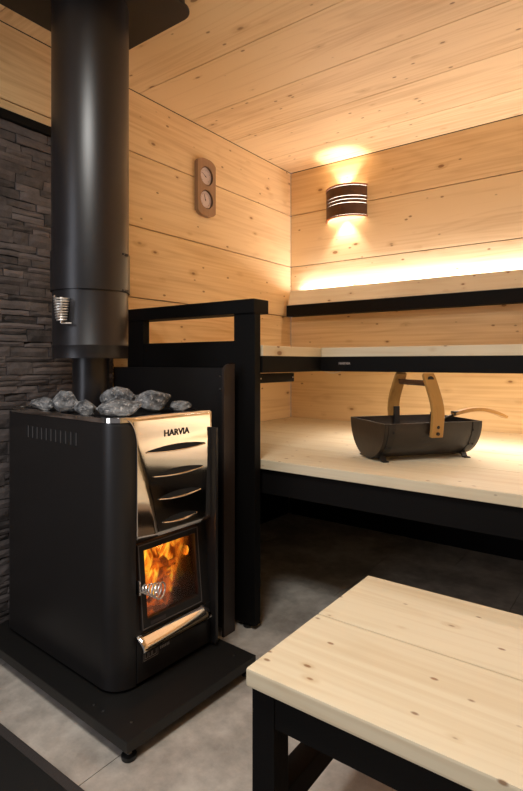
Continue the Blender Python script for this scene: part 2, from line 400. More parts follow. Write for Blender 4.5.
def frameM(origin, ux, uy):
    ux = Vector(ux).normalized(); uy = Vector(uy).normalized(); uz = ux.cross(uy)
    M = Matrix((ux, uy, uz)).transposed().to_4x4(); M.translation = Vector(origin); return M
text_mesh('HARVIA', .0135, frameM((-1.003, YI+.0028, .9445), (1, 0, 0), (0, 0, 1)), width=.052, bold=.0002).build('logo', PRINT, f1, o3, fix=False)
# cable loop under the upper bench
pts = [(XI+.02, YI+.03, .912)]+[(XI-.03+.02*i, YI+.06, .9145-.012*math.sin(PI*i/5)) for i in range(6)]
b = MB(); b.tube(pts[1:], .002, 8); tag(b.build('cable', WHITEP, off=(XI, YI+.06, .905)), 'thin white cable loop hanging just under the upper bench corner', 'cable')

# backrest with light strip behind
t = thing('backrest', 'wall-mounted backrest board with a black rail and warm light glowing above', 'backrest', (-.3, 2.76, 1.3)); o3 = (-.3, 2.76, 1.3)
b = MB(); b.box(XL+.028, XR-.02, 2.715, 2.755, 1.231, 1.300, .003); b.build('rail', BLK, t, o3)
b = MB(); b.prism([(2.722, 1.3005), (2.750, 1.3005), (2.772, 1.386), (2.745, 1.392)], 'x', XL+.036, XR-.02); b.build('board', BX, t, o3, bevel=.002)
b = MB(); b.box(XL+.07, XR-.06, 2.772, 2.800, 1.366, 1.376); b.build('light_strip_holder', STEELR, t, o3)
for xx in (-1.5, -.4, .7):
    b = MB(); b.box(xx, xx+.04, 2.752, YB, 1.25, 1.30); b.build('bracket', BLK, t, o3)

# ------------------------------------------------------------------ railing
PY0, PY1 = 1.476, 1.510
t = thing('railing', 'black timber railing between the stove and the benches', 'railing', (-1.47, 1.49, 0)); o3 = (-1.47, 1.49, 0)
b = MB(); b.box(-1.214, -1.119, PY0, PY1, .016, 1.124, .002); p1 = b.build('post', BLK, t, o3)
b = MB(); b.lathe([(0, 0), (.017, 0), (.019, .003), (.019, .008), (.008, .010), (.008, .02), (0, .02)], (-1.160, PY0+.016), 20); b.build('levelling_foot', RUB, p1, o3)
b = MB(); b.lathe([(0, 0), (.017, 0), (.019, .003), (.019, .008), (.008, .010), (.008, .02), (0, .02)], (-1.78, PY0+.016), 20); ft = b
b = MB(); b.box(-1.806, -1.706, PY0, PY1, .016, 1.124, .002); p2 = b.build('post', BLK, t, o3); ft.build('levelling_foot', RUB, p2, o3)
b = MB(); b.box(-1.806, -1.117, 1.468, 1.556, 1.124, 1.174, .002); b.build('top_rail', BLK, t, o3)
b = MB(); b.box(-1.706, -1.214, PY0+.002, PY1-.002, .912, 1.027, .002); b.build('lower_rail', BLK, t, o3)

# heat shield between stove and railing
t = thing('heat_shield', 'upright black sheet-steel heat shield with rounded end behind the stove', 'heat shield', (-1.5, 1.41, 0)); o3 = (-1.5, 1.41, 0)
b = MB()
b.box(-1.836, -1.187, 1.425, 1.437, .0, .929, .001); b.build('panel', BLKM, t, o3)
R_ = .03; y0, y1, z1 = 1.378, 1.437, .943
poly = [(y1, 0), (y1, z1)]+[(y0+R_-R_*math.sin(a), z1-R_+R_*math.cos(a)) for a in [i*PI/2/8 for i in range(9)]]+[(y0, 0)]
b = MB(); b.prism(poly, 'x', -1.187, -1.178); lab(b.build('end_flange', mat('brown_black_sheet', (.030, .021, .018), .4), t, o3), 'brownish black flange with rounded top')
# inner baffle, curved shoulder
poly = [(-1.20, .02), (-1.20, .90)]+[(-1.20-.10*math.sin(a), .80+.10*math.cos(a)) for a in [i*PI/2/8 for i in range(9)]]+[(-1.30, .02)]
b = MB(); b.prism(poly, 'y', 1.398, 1.410); bf = b.build('baffle', BLKM, t, o3)
for zz in (.92, .875):
    b = MB(); b.tube([(-1.212, 1.395, zz-.02), (-1.212, 1.399, zz-.02)], .003, 8); b.build('screw', STEELR, bf, o3)

# ------------------------------------------------------------------ stove base plate
RZ = math.radians(-2.5)
NX, NY = -.995, .811
def PLp(s, t):
    ca, sa = math.cos(RZ), math.sin(RZ)
    return (-.983-s*ca-t*sa, .802-s*sa+t*ca)
def SL(s, t): # local stove coords -> world xy
    ca, sa = math.cos(RZ), math.sin(RZ)
    return (NX-s*ca-t*sa*1.0, NY-s*sa+t*ca)
t = thing('floor_plate', 'black steel hearth plate on levelling feet under the stove', 'plate', (*PLp(.40, .24), 0), RZ); o3 = (-.40, .24, 0)
b = MB(); b.box(-.80, 0, 0, .474, .030, .058, .0025); pl = b.build('plate', PLT, t, o3)
for i, (s, tt) in enumerate(((.022, .022), (.022, .458), (.768, .022), (.768, .458))):
    b = MB(); b.lathe([(0, 0), (.017, 0), (.0185, .003), (.0185, .010), (.014, .012), (.006, .013)], (-s, tt), 24); fo = b.build('foot', RUB, t, o3)
    b = MB(); b.lathe([(.0, .0125), (.007, .0125), (.007, .031), (0, .031)], (-s, tt), 16); b.build('bolt', STEELR, fo, o3)
for s, tt in ((.05, .05), (.05, .43), (.14, .03), (.18, .03)):
    b = MB(); b.lathe([(0, .0582), (.003, .0582), (.003, .0592), (0, .0595)], (-s, tt), 10); b.build('screw', STEELR, pl, o3)

# ------------------------------------------------------------------ stove
ZB, ZTOP = .058, .799
stove = thing('sauna_stove', 'black wood-burning sauna stove with polished steel front and glowing fire door', 'stove', (*SL(.43, .24), ZB), RZ); S3 = (-.43, .24, ZB)
SF, SB, T0, T1 = .137, .752, .065, .435
TA, TB_ = .132, .420
def arc(cx, cy, r, a0, a1, n=8): return [(cx+r*math.cos(a0+(a1-a0)*i/n), cy+r*math.sin(a0+(a1-a0)*i/n)) for i in range(n+1)]
def outline(sf, notch):
    rf = .066
    pts = []
    pts += arc(-SB+.04, T0+.04, .04, PI, 1.5*PI)             # back near
    pts += arc(-sf-rf, T0+rf, rf, 1.5*PI, 2*PI, 10)           # front near
    pts += [(-sf, TA), (-sf-notch, TA+.0001), (-sf-notch, TB_), (-sf, TB_+.0001)]
    pts += arc(-sf-.015, T1-.015, .015, 0, .5*PI, 4)
    pts += arc(-SB+.04, T1-.04, .04, .5*PI, PI)
    return pts
def loft(mb, levels):
    rows = [outline(sf, nt_) for z, sf, nt_ in levels]; n = len(rows[0])
    vs = [(p[0], p[1], lv[0]) for row, lv in zip(rows, levels) for p in row]
    fs = [[i*n+k, i*n+(k+1) % n, (i+1)*n+(k+1) % n, (i+1)*n+k] for i in range(len(rows)-1) for k in range(n)]
    fs += [list(range(n))[::-1], [(len(rows)-1)*n+k for k in range(n)]]
    mb.add(vs, fs, 0, True)
b = MB()
loft(b, [(ZB+.008, SF, .23), (.4605, SF, .23)])
RT = .010; top = [(.4605, SF, .012), (.775, SF, .012)]
for i in range(1, 9):
    a = i*PI/2/8*.92; top.append((.777+RT*math.sin(a), SF+RT*(1-math.cos(a)), .012 if i < 4 else .010))
loft(b, top)
body = b.build('body', BLKM, stove, S3)
# feet under body
b = MB(); b.box(-SB+.03, -SF-.03, T0+.03, T1-.03, ZB, ZB+.009); b.build('plinth', DARKIN, stove, S3)
# vent slots on the near side: slanted dark slits set in shallow raised frames
for i in range(11):
    s = .600-.0272*i
    b = MB(); b.box(-s-.0065, -s+.0065, T0-.0008, T0+.002, .712, .748, .0)
    b.prism([(-s+.0068, T0-.0008), (-s+.0085, T0-.0030), (-s+.0105, T0-.0008)], 'z', .712, .748, 1)
    b.build('vent_slot', [DARKIN, LIPM], body, S3)
# steel top tray rim
ZR0, ZR1 = .786, ZTOP
def rrect(x0, x1, y0, y1, r, n=6):
    return arc(x0+r, y0+r, r, PI, 1.5*PI, n)+arc(x1-r, y0+r, r, 1.5*PI, 2*PI, n)+arc(x1-r, y1-r, r, 0, .5*PI, n)+arc(x0+r, y1-r, r, .5*PI, PI, n)
b = MB(); o_ = rrect(-SB-.002, -SF+.0005, T0-.002, T1+.002, .064, 8); i_ = rrect(-SB+.016, -SF-.030, T0+.016, T1-.016, .045, 8); n = len(o_)
vs = [(*p, ZR0) for p in o_]+[(*p, ZR1-.002) for p in o_]+[(*(Vector(p)*.997+Vector(i_[k])*.003), ZR1) for k, p in enumerate(o_)]+[(*p, ZR1) for p in i_]+[(*p, ZR0-.0) for p in i_]
fs = [[j*n+k, j*n+(k+1) % n, (j+1)*n+(k+1) % n, (j+1)*n+k] for j in range(4) for k in range(n)]
b.add(vs, fs, 0, True); rim = b.build('top_rim', STEEL, stove, S3)
b = MB(); b.box(-SB+.014, -SF-.028, T0+.014, T1-.014, ZR0-.001, ZR0+.001); tray = b.build('stone_tray', DARKIN, stove, S3)
b = MB()
for i in range(13):
    tt = T0+.035+i*.0255
    b.tube([(-SB+.02, tt, ZR1-.004), (-SF-.028, tt, ZR1-.004)], .0022, 6)
for s in (.25, .40, .55, .68): b.tube([(-s, T0+.016, ZR1-.008), (-s, T1-.016, ZR1-.008)], .0026, 6)
b.build('stone_grate', BLKM, stove, S3)
b = MB(); b.lathe([(0, .787), (.064, .787), (.064, .800), (0, .800)], (-.490, .222), 40); b.build('flue_collar', BLKM, stove, S3)
# steel front sheet: rolls over the top edge, with tapered side folds
b = MB(); xs_ = []
prof = []  # (s, z)
prof.append((SF+.040, ZR1+.0004)); prof.append((SF+.012, ZR1+.0006))
for i in range(9):
    a = PI/2*(1-i/8); prof.append((SF-.004+.008*(1-math.cos(a)), .7915+.0082*math.sin(a)))
zz = [.785, .778, .770, .760, .750, .740, .730, .720, .710, .70, .66, .62, .58, .54, .50, .475, .464]
prof += [(SF-.004, z) for z in zz]
cols = 24
def fold(u, z, s):
    # side triangles fold back as the sheet goes down
    q = max(0.0, min(1.0, (z-.722)/.077)); tl = TA-.046*(1-math.sqrt(1-q*q))
    tt = tl+(TB_-tl)*u; rf = .066
    if tt < T0+rf: s += rf-math.sqrt(max(0, rf*rf-(T0+rf-tt)**2))
    if z < .735:
        k = (.735-z)/.27
        w_ = .055*k+.003
        dl, dr = tt-TA, TB_-tt
        if dl < w_: s -= .0; 
        d = min(dl, dr)
        depth = .015*k
        s -= depth*min(1.0, d/max(w_, .004))
    return (-s, tt, z)
us = sorted(set([i/cols for i in range(cols+1)]+[.01, .03, .05, .08, .12,.02, .06, .10, .14, .18, .9, .94, .98]))
vs = [fold(u, z, s) for s, z in prof for u in us]; n = len(us)
fs = [[j*n+k, j*n+k+1, (j+1)*n+k+1, (j+1)*n+k] for j in range(len(prof)-1) for k in range(n-1)]
b.add(vs, fs, 0, True)
front = b.build('front_sheet', STEEL, stove, S3); so = front.modifiers.new('thickness', 'SOLIDIFY'); so.thickness = .0012; so.offset = 0
lab(front, 'polished steel front sheet')
def sheet_s(z, tt):
    return -fold((tt-TA)/(TB_-TA), z, SF-.004)[0]
# lens-shaped air slots with a bright lip
for z0, ta, tb in ((.700, .163, .389), (.631, .184, .376), (.5655, .200, .360), (.4985, .214, .342)):
    n = 20; lo = []; hi = []; lip = []
    for i in range(n+1):
        u = i/n; tt = ta+(tb-ta)*u; q = 4*u*(1-u)
        zl = z0-.005*q-.0015; zh = z0+.010*q+.0015
        lo.append((tt, zl)); hi.append((tt, zh))
    b = MB(); vs = []
    for (tt, zl), (_, zh) in zip(lo, hi): vs += [(-sheet_s(zl, tt)+.0010, tt, zl), (-sheet_s(zh, tt)+.0010, tt, zh)]
    b.add(vs, [[2*i, 2*i+2, 2*i+3, 2*i+1] for i in range(n)]); sl = b.build('air_slot', DARKIN, front, S3, fix=False)
    b = MB(); b.tube([(-sheet_s(zl, tt)+.004+.006*math.sin(PI*i/n), tt, zl) for i, (tt, zl) in enumerate(lo)], .0017, 6)
    vs = []
    for i, (tt, zl) in enumerate(lo):
        q = math.sin(PI*i/n); vs += [(-sheet_s(zl, tt)+.0008, tt, zl-.002), (-sheet_s(zl, tt)+.004+.006*q, tt, zl)]
    b.add(vs, [[2*i, 2*i+2, 2*i+3, 2*i+1] for i in range(n)], 0, True)
    b.build('slot_lip', STEEL, front, S3, fix=False)
text_mesh('HARVIA', .026, frameM((-SF+.0052, .277, .7455), (0, 1, 0), (0, 0, 1)), width=.098, bold=.0006).build('logo', DARKIN, front, S3, fix=False)
# firebox interior
b = MB()
b.box(-SF-.225, -SF-.215, TA+.002, TB_-.002, .20, .458); b.box(-SF-.215, -SF-.05, TA+.002, TA+.012, .20, .458); b.box(-SF-.215, -SF-.05, TB_-.012, TB_-.002, .20, .458)
b.box(-SF-.215, -SF-.02, TA+.012, TB_-.012, .195, .215)
fbx = b.build('firebox_lining', FIREBR, stove, S3)
rl = random.Random(5)
for (x0, y0, z0, x1, y1, z1, r) in ((-.30, .17, .245, -.20, .39, .24, .026), (-.22, .16, .238, -.30, .38, .262, .022), (-.25, .19, .28, -.23, .40, .315, .021), (-.29, .24, .30, -.21, .30, .345, .017), (-.195, .28, .245, -.185, .398, .262, .020), (-.21, .30, .275, -.18, .398, .30, .018)):
    P = [Vector((x0, y0, z0)).lerp(Vector((x1, y1, z1)), i/7) for i in range(8)]
    P = [p+Vector((0, 0, .004*rl.uniform(-1, 1))) for p in P]
    b = MB(); b.tube(P, [r*rl.uniform(.8, 1.1) for _ in P], 10); b.build('log', EMBER, fbx, S3)
# ember bed
b = MB(); n = 14; vs = []
for j in range(n+1):
    for i in range(n+1):
        s = SF+.03+.18*j/n; tt = TA+.014+(TB_-TA-.028)*i/n; vs.append((-s, tt, .222+.016*noise.noise(Vector((s*60, tt*60, 1)))+.008*j/n))
b.add(vs, [[j*(n+1)+i, j*(n+1)+i+1, (j+1)*(n+1)+i+1, (j+1)*(n+1)+i] for j in range(n) for i in range(n)], 0, True); b.build('embers', EMBER, fbx, S3, fix=False)
# flames: tapered, twisting tongues
rf_ = random.Random(11)
def tongue(x, y, z, h, r, lean):
    b = MB(); P = []; R = []; ph = rf_.random()*6
    for i in range(14):
        u = i/13; P.append((x+.010*math.sin(u*5+ph)*u, y+lean*u+.014*math.sin(u*6+ph)*u, z+h*u)); R.append(max(.0008, r*math.sin(PI*(u*.80+.18))**1.2))
    b.tube(P, R, 14); b.build('flame', FLAME, fbx, S3)
for a in ((-.20, .185, .245, .19, .026, .0), (-.22, .215, .24, .15, .020, .01), (-.19, .165, .26, .14, .018, .0), (-.24, .300, .32, .125, .030, .03), (-.26, .335, .33, .10, .026, .02),
          (-.22, .262, .25, .11, .017, -.01), (-.25, .255, .30, .12, .020, .02), (-.21, .318, .255, .075, .019, .01), (-.27, .37, .30, .11, .018, -.01), (-.28, .235, .28, .15, .024, .0), (-.185, .350, .285, .10, .022, .01), (-.175, .382, .255, .10, .017, .0), (-.180, .325, .335, .095, .022, .03), (-.185, .30, .245, .10, .018, .01), (-.20, .372, .33, .095, .018, -.01), (-.23, .29, .36, .085, .022, .03)): tongue(*a)
fl = bpy.data.lights.new('fire_glow', 'POINT'); fl.energy = 1.3; fl.color = (1.0, .30, .06); fl.shadow_soft_size = .02
fo_ = bpy.data.objects.new('fire_glow', fl); C.objects.link(fo_); fo_.location = (*SL(.170, .25), .415)
# fire door, leaning slightly out at the bottom
DT0, DT1, DZ0, DZ1 = .150, .382, .208, .440
def DP(tt, z, out=0.0):
    return (-(SF+.024-.022*(DZ1-z)/(DZ1-DZ0))+out, tt, z)
def door_ring(mb, t0, t1, z0, z1, u0, u1, v0, v1, o0, o1):
    """frame between outer t0..t1,z0..z1 and inner u0..u1,v0..v1"""
    O = [(t0, z0), (t1, z0), (t1, z1), (t0, z1)]; I = [(u0, v0), (u1, v0), (u1, v1), (u0, v1)]
    vs = [DP(*p, o0) for p in O]+[DP(*p, o1) for p in O]+[DP(*p, o1) for p in I]+[DP(*p, o0) for p in I]
    fs = []
    for j in range(3):
        for k in range(4): fs.append([j*4+k, j*4+(k+1) % 4, (j+1)*4+(k+1) % 4, (j+1)*4+k])
    for k in range(4): fs.append([12+k, 12+(k+1) % 4, (k+1) % 4, k])
    mb.add(vs, fs)
b = MB(); door_ring(b, DT0, DT1, DZ0, DZ1, DT0+.022, DT1-.014, DZ0+.026, DZ1-.020, -.008, .006)
door = b.build('fire_door', BLKM, stove, S3, bevel=.0012)
b = MB(); door_ring(b, TA-.002, TB_+.001, .195, .462, DT0-.002, DT1+.002, DZ0-.002, DZ1+.002, -.012, -.001); b.build('door_surround', BLKM, stove, S3)
b = MB(); door_ring(b, DT0+.002, DT1-.002, DZ0+.002, DZ1-.002, DT0+.0045, DT1-.0045, DZ0+.0045, DZ1-.0045, .005, .0072); lab(b.build('frame_edge', mat('grey_steel_edge', (.18, .16, .15), .4, metal=.6), door, S3), 'thin grey edge line')  # thin grey line around the door frame
b = MB(); g0 = [(DT0+.020, DZ0+.024), (DT1-.012, DZ0+.024), (DT1-.012, DZ1-.018), (DT0+.020, DZ1-.018)]
b.add([DP(*p, -.004) for p in g0]+[DP(*p, -.0005) for p in g0], [[0, 1, 2, 3], [4, 5, 6, 7], [0, 1, 5, 4], [1, 2, 6, 5], [2, 3, 7, 6], [3, 0, 4, 7]]); b.build('glass_pane', GLASS, door, S3)
b = MB(); b.add([DP(DT0+.03, DZ0+.008, .0075), DP(DT0+.085, DZ0+.008, .0075), DP(DT0+.085, DZ0+.018, .0075), DP(DT0+.03, DZ0+.018, .0075)], [[0, 1, 2, 3]])
b.build('frame_patch', mat('grey_patch', (.06, .05, .05), .5), door, S3, fix=False)  # lighter grey patch on the lower door frame
# spring handle: conical coil sticking out
def coil(p0, p1, r0, r1, turns, wr, n=None):
    p0, p1 = Vector(p0), Vector(p1); ax = (p1-p0).normalized(); e1 = ax.cross(Vector((0, 0, 1)) if abs(ax.z) < .9 else Vector((1, 0, 0))).normalized(); e2 = ax.cross(e1)
    n = n or int(turns*22); P = []
    for i in range(n+1):
        u = i/n; a = 2*PI*turns*u; r = r0+(r1-r0)*u
        P.append(p0.lerp(p1, u)+e1*r*math.cos(a)+e2*r*math.sin(a))
    return P
h0 = Vector((-SF+.012, .143, .331)); h1 = h0+Vector((.062, .020, .004))
b = MB(); b.tube(coil(h0, h1, .009, .0225, 6, .0016), .0022, 7)
hd = b.build('spring_handle', STEELB, door, S3)
b = MB(); b.tube([h0-Vector((.018, .004, 0)), h0+Vector((.02, .006, 0))], .004, 10); b.box(-SF-.006, -SF+.010, .136, .141, .313, .352, .001)
b.build('latch', CHROME, hd, S3)
# ash drawer with steel lip
b = MB(); b.box(-SF-.02, -SF+.002, TA+.003, TB_-.002, .070, .196, .002); dr = b.build('ash_drawer', BLKM, stove, S3)
prof = [(SF+.006, .201), (SF-.004, .199), (SF-.020, .188), (SF-.031, .176), (SF-.034, .168), (SF-.030, .160)]
b = MB(); n = 16; vs = []
for i in range(n+1):
    tt = TA+.001+(.392-TA)*i/n
    for s, z in prof: vs.append((-s, tt, z))
m_ = len(prof); b.add(vs, [[i*m_+k, i*m_+k+1, (i+1)*m_+k+1, (i+1)*m_+k] for i in range(n) for k in range(m_-1)], 0, True)
lp = b.build('drawer_lip', STEEL, dr, S3); so = lp.modifiers.new('thickness', 'SOLIDIFY'); so.thickness = .002; so.offset = -1
lab(lp, 'polished steel lip along the ash drawer')
b = MB(); b.box(-SF+.002, -SF+.0035, .150, .300, .118, .156); pt = b.build('rating_plate', mat('plate_black', (.02, .018, .018), .4), dr, S3)
b = MB()
X = -SF+.0037
def rectline(mb, y0, y1, z0, z1, w_=.0009):
    for q in ((y0, y1, z0, z0+w_), (y0, y1, z1-w_, z1), (y0, y0+w_, z0, z1), (y1-w_, y1, z0, z1)): mb.box(X-.0002, X+.0003, *q)
rectline(b, .156, .206, .123, .151)
for k, (ya, yb) in enumerate(((.160, .170), (.173, .183), (.186, .200))): rectline(b, ya, yb, .128, .146, .0013)
for i in range(6): b.box(X-.0002, X+.0003, .214+.006*i, .2175+.006*i, .134, .142)
for i in range(8): b.box(X-.0002, X+.0003, .256+.005*i, .2588+.005*i, .143, .149)
b.build('print', PRINT, pt, S3)
# far side lip beside the steel front
b = MB(); b.box(-SF-.03, -SF+.024, T1-.016, T1-.004, ZB+.01, .745, .003); b.build('side_lip', BLKM, stove, S3)

# ------------------------------------------------------------------ stones
FW = Vector((-.5938, .8046)); RT_ = Vector((.8046, .5938))
def ray(px, py, z):
    D = (.95-z)*525/(py-362); v = (FW+RT_*((px-261.5)/525))*D; return v.x, v.y, D
def rock(seed, px, py, wpx, hpx, label, dep=.9, sit=ZR1-.003):
    x, y, D = ray(px, py, sit); wx = wpx/525*D/2; hz = hpx/525*D*1.1; wx *= 1.16
    bm = bmesh.new(); rr = random.Random(seed*7+1)
    for _ in range(22):
        v = Vector((rr.gauss(0, 1), rr.gauss(0, 1), rr.gauss(0, 1))).normalized(); bm.verts.new((v.x, v.y, v.z))
    r_ = bmesh.ops.convex_hull(bm, input=bm.verts[:])
    bmesh.ops.bevel(bm, geom=bm.edges[:], offset=.07, segments=1, affect='EDGES')
    bmesh.ops.triangulate(bm, faces=bm.faces[:])
    bmesh.ops.subdivide_edges(bm, edges=bm.edges[:], cuts=2, use_grid_fill=True)
    for v in bm.verts:
        v.co += v.co.normalized()*(.07*noise.noise(v.co*2.6+Vector((seed*3.1, 0, 0)))+.05*noise.noise(v.co*7+Vector((seed, 5, 0))))
    mn = min(v.co.z for v in bm.verts); mxz = max(v.co.z for v in bm.verts)
    mxx = max(abs(v.co.dot(Vector((*RT_, 0)))) for v in bm.verts)
    yaw = Matrix.Rotation(math.radians(36.4), 3, 'Z')
    for v in bm.verts:
        c = v.co.copy(); c = Vector((c.x/mxx*wx, c.y/mxx*wx*dep, (c.z-mn)/(mxz-mn)*hz)); v.co = yaw @ c
    b = MB(); b.addbm(bm, 0, None, False)
    o = b.build('heater_stone', ROCK); o.location = (x, y, sit)
    tag(o, label, 'stone', 'grey stones heaped on top of the stove'); return o
rock(1, 43.5, 411, 23, 13, 'leftmost grey stone of the heap on top of the stove')
rock(2, 66, 413.5, 24, 21, 'second stone from the left, with a pointed top, on the stove')
rock(21, 87, 416, 21, 15, 'third stone from the left, low, at the near edge of the stove top', .7)
rock(4, 118, 410.5, 30, 22, 'flat-topped stone at the back of the heap, nearest the stove pipe', .7)
rock(12, 121, 417, 41, 16, 'widest stone of the heap, at the near edge of the stove top')
rock(6, 153.5, 412, 33, 20, 'tall rounded stone right of the widest stone on the stove')
rock(7, 180, 411.5, 21, 10, 'small low stone at the right end of the heap on the stove')
rock(8, 137, 409, 18, 13, 'small stone tucked between the widest stone and the tall rounded one')

# ------------------------------------------------------------------ chimney
CX, CY = -1.479, 1.0575
t = thing('stove_pipe', 'tall black double-walled stove pipe rising from the stove to the ceiling', 'stove pipe', (CX, CY, .80)); o3 = (CX, CY, .80)
c = (CX, CY)
b = MB(); b.lathe([(.0, .801), (.058, .801), (.058, 1.1), (.0, 1.1)], c, 48); b.build('inner_pipe', PIPE, t, o3)
def shell(r, z0, z1, th=.002): return [(r, z0), (r, z1), (r-th, z1), (r-th, z0)]
b = MB(); b.lathe(shell(.1215, 1.27, 2.15), c, 96, closed=True); b.build('upper_shield', PIPE, t, o3)
b = MB(); b.lathe([(.1190, .962), (.1195, 1.000), (.1205, 1.0015), (.1205, 1.004), (.1195, 1.006), (.1195, 1.20), (.117, 1.20), (.117, .962)], c, 96, closed=True); b.build('lower_shield', PIPE, t, o3)
b = MB(); b.lathe(shell(.1252, 1.176, 1.302, .003), c, 96, closed=True); cl = b.build('collar', PIPE, t, o3)
for zz in (1.296, 1.180):
    p = Vector((CX, CY))+.1235*Vector((math.cos(math.radians(24)), math.sin(math.radians(24))))
    b = MB(); b.box(p.x-.006, p.x+.006, p.y-.008, p.y+.008, zz-.004, zz+.004, .001)
    b.tube([(p.x+.004, p.y-.008, zz), (p.x+.010, p.y-.018, zz)], .003, 8); b.build('clamp_screw', BLKM, cl, o3)
# ring closing the gap inside
b = MB(); b.lathe([(.056, 1.02), (.118, 1.02), (.118, 1.023), (.056, 1.023)], c, 64, closed=True); b.build('inner_ring', PIPE, t, o3)
# ceiling plate
o_ = rrect(-1.704, -1.222, .822, 1.288, .055, 8)
b = MB(); b.prism(o_, 'z', 2.118, 2.126); cp = b.build('ceiling_plate', PLT, t, o3, bevel=.002)
o2_ = rrect(-1.690, -1.236, .836, 1.274, .045, 8)
b = MB(); b.prism(o2_, 'z', 2.126, ZC); b.build('spacer_frame', PLT, cp, o3)
# damper spring handle
sp = Vector((CX, CY, 0)); dirc = Vector((-.18, -1)).normalized() # towards near-left
a_ = math.atan2(0-CY, 0-CX)-math.radians(37); pr = Vector((math.cos(a_), math.sin(a_), 0))
p0 = sp+pr*.142+Vector((0, 0, 1.148)); p1 = p0+Vector((0, 0, -.072))
b = MB(); b.tube(coil(p0, p1, +.0225, .015, 9, .002), .0023, 7); dh = b.build('damper_spring_handle', STEELB, t, o3)
b = MB(); tx = Vector((-pr.y, pr.x, 0))
b.tube([p0, p1+Vector((0, 0, -.008))], .004, 8); b.tube([p1+Vector((0, 0, -.008)), p1+Vector((0, 0, -.008))+tx*.028-pr*.012], .0028, 8)
b.tube([sp+pr*.118+Vector((0, 0, 1.138)), p0+Vector((0, 0, -.01))], .004, 8)
b.build('damper_rod', STEELR, dh, o3)

# ------------------------------------------------------------------ wall lamp
LX, LZ = -1.447, 1.887
t = thing('wall_lamp', 'dark brown curved wall lamp with three lit slits on the back wall', 'wall lamp', (LX, YB, LZ-.093)); o3 = (LX, YB, LZ-.093)
HWD, DEP = .134, .092
def bow(n=24, sc=1.0):
    # circular arc through (-HWD,0), (0,-DEP), (HWD,0)
    Rr = (HWD**2+DEP**2)/(2*DEP); cy = -(DEP-Rr); a0 = math.atan2(0-cy, HWD)
    pts = []
    for i in range(n+1):
        a = (PI-a0)+((2*PI+a0)-(PI-a0))*i/n
        pts.append((LX+sc*Rr*math.cos(a), YB+cy+sc*Rr*math.sin(a)))
    return pts
def bow_band(mb, z0, z1, s0=1.0, s1=.965, mi=0):
    o_, i_ = bow(sc=s0), bow(sc=s1); i_ = [(p[0], min(p[1], YB-.0005)) for p in i_]; o_ = [(p[0], min(p[1], YB-.0005)) for p in o_]
    mb.prism(o_+i_[::-1], 'z', z0, z1, mi)
slit = .0035; zc = LZ+.004
bands = [(LZ-.083, zc-.020-slit/2), (zc-.020+slit/2, zc-slit/2), (zc+slit/2, zc+.020-slit/2), (zc+.020+slit/2, LZ+.083)]
b = MB()
for z0, z1 in bands: bow_band(b, z0, z1)
b.build('shade', DWOOD, t, o3)
b = MB(); bow_band(b, LZ+.0865, LZ+.094, 1.03, .94); lab(b.build('upper_rim', RIMW, t, o3), 'reddish wooden rim')
b = MB(); bow_band(b, LZ-.094, LZ-.0865, 1.03, .94); lab(b.build('lower_rim', RIMW, t, o3), 'reddish wooden rim')
b = MB(); bow_band(b, LZ-.090, LZ+.090, .958, .950); b.build('diffuser', mat('diffuser', (1, .85, .7), .5, emit=(1, .86, .70), es=4.0), t, o3)
b = MB(); b.box(LX-.06, LX+.06, YB-.008, YB-.0005, LZ-.05, LZ+.05, .002); b.build('back_plate', DWOOD, t, o3)
b = MB(); b.lathe([(0, LZ-.045), (.012, LZ-.043), (.020, LZ-.015), (.020, LZ+.010), (.010, LZ+.035), (0, LZ+.036)], (LX, YB-.05), 24); b.build('bulb', BULB, t, o3)
for sgn in (1, -1):
    l = bpy.data.lights.new('lamp_beam', 'SPOT'); l.energy = 5.5; l.use_shadow = True; l.color = (1.0, .90, .78); l.spot_size = math.radians(86); l.spot_blend = .6; l.shadow_soft_size = .012
    o = bpy.data.objects.new('lamp_beam', l); C.objects.link(o); o.location = (LX, YB-.05, LZ+sgn*.055); o.rotation_euler = (0 if sgn < 0 else PI, 0, 0)

# ------------------------------------------------------------------ sauna gauge
GY, GZ = 1.992, 1.840
t = thing('sauna_thermometer', 'wooden sauna gauge with two round dials on the left wall', 'thermometer', (XL, GY, GZ-.14)); o3 = (XL, GY, GZ-.14)
def ringpoly(y, z, r, n=32): return [(y+r*math.cos(2*PI*i/n), z+r*math.sin(2*PI*i/n)) for i in range(n)]
hw, hh = .067, .146
b = MB(); bm = bmesh.new()
outer = []
for i in range(13): # arched top
    u = -1+2*i/12; outer.append((GY-u*-hw if False else GY+u*hw, GZ+hh-.018*u*u*u*u - .006*u*u))
for i in range(13):
    u = 1-2*i/12; outer.append((GY+u*hw, GZ-hh+.018*u**4+.006*u*u))
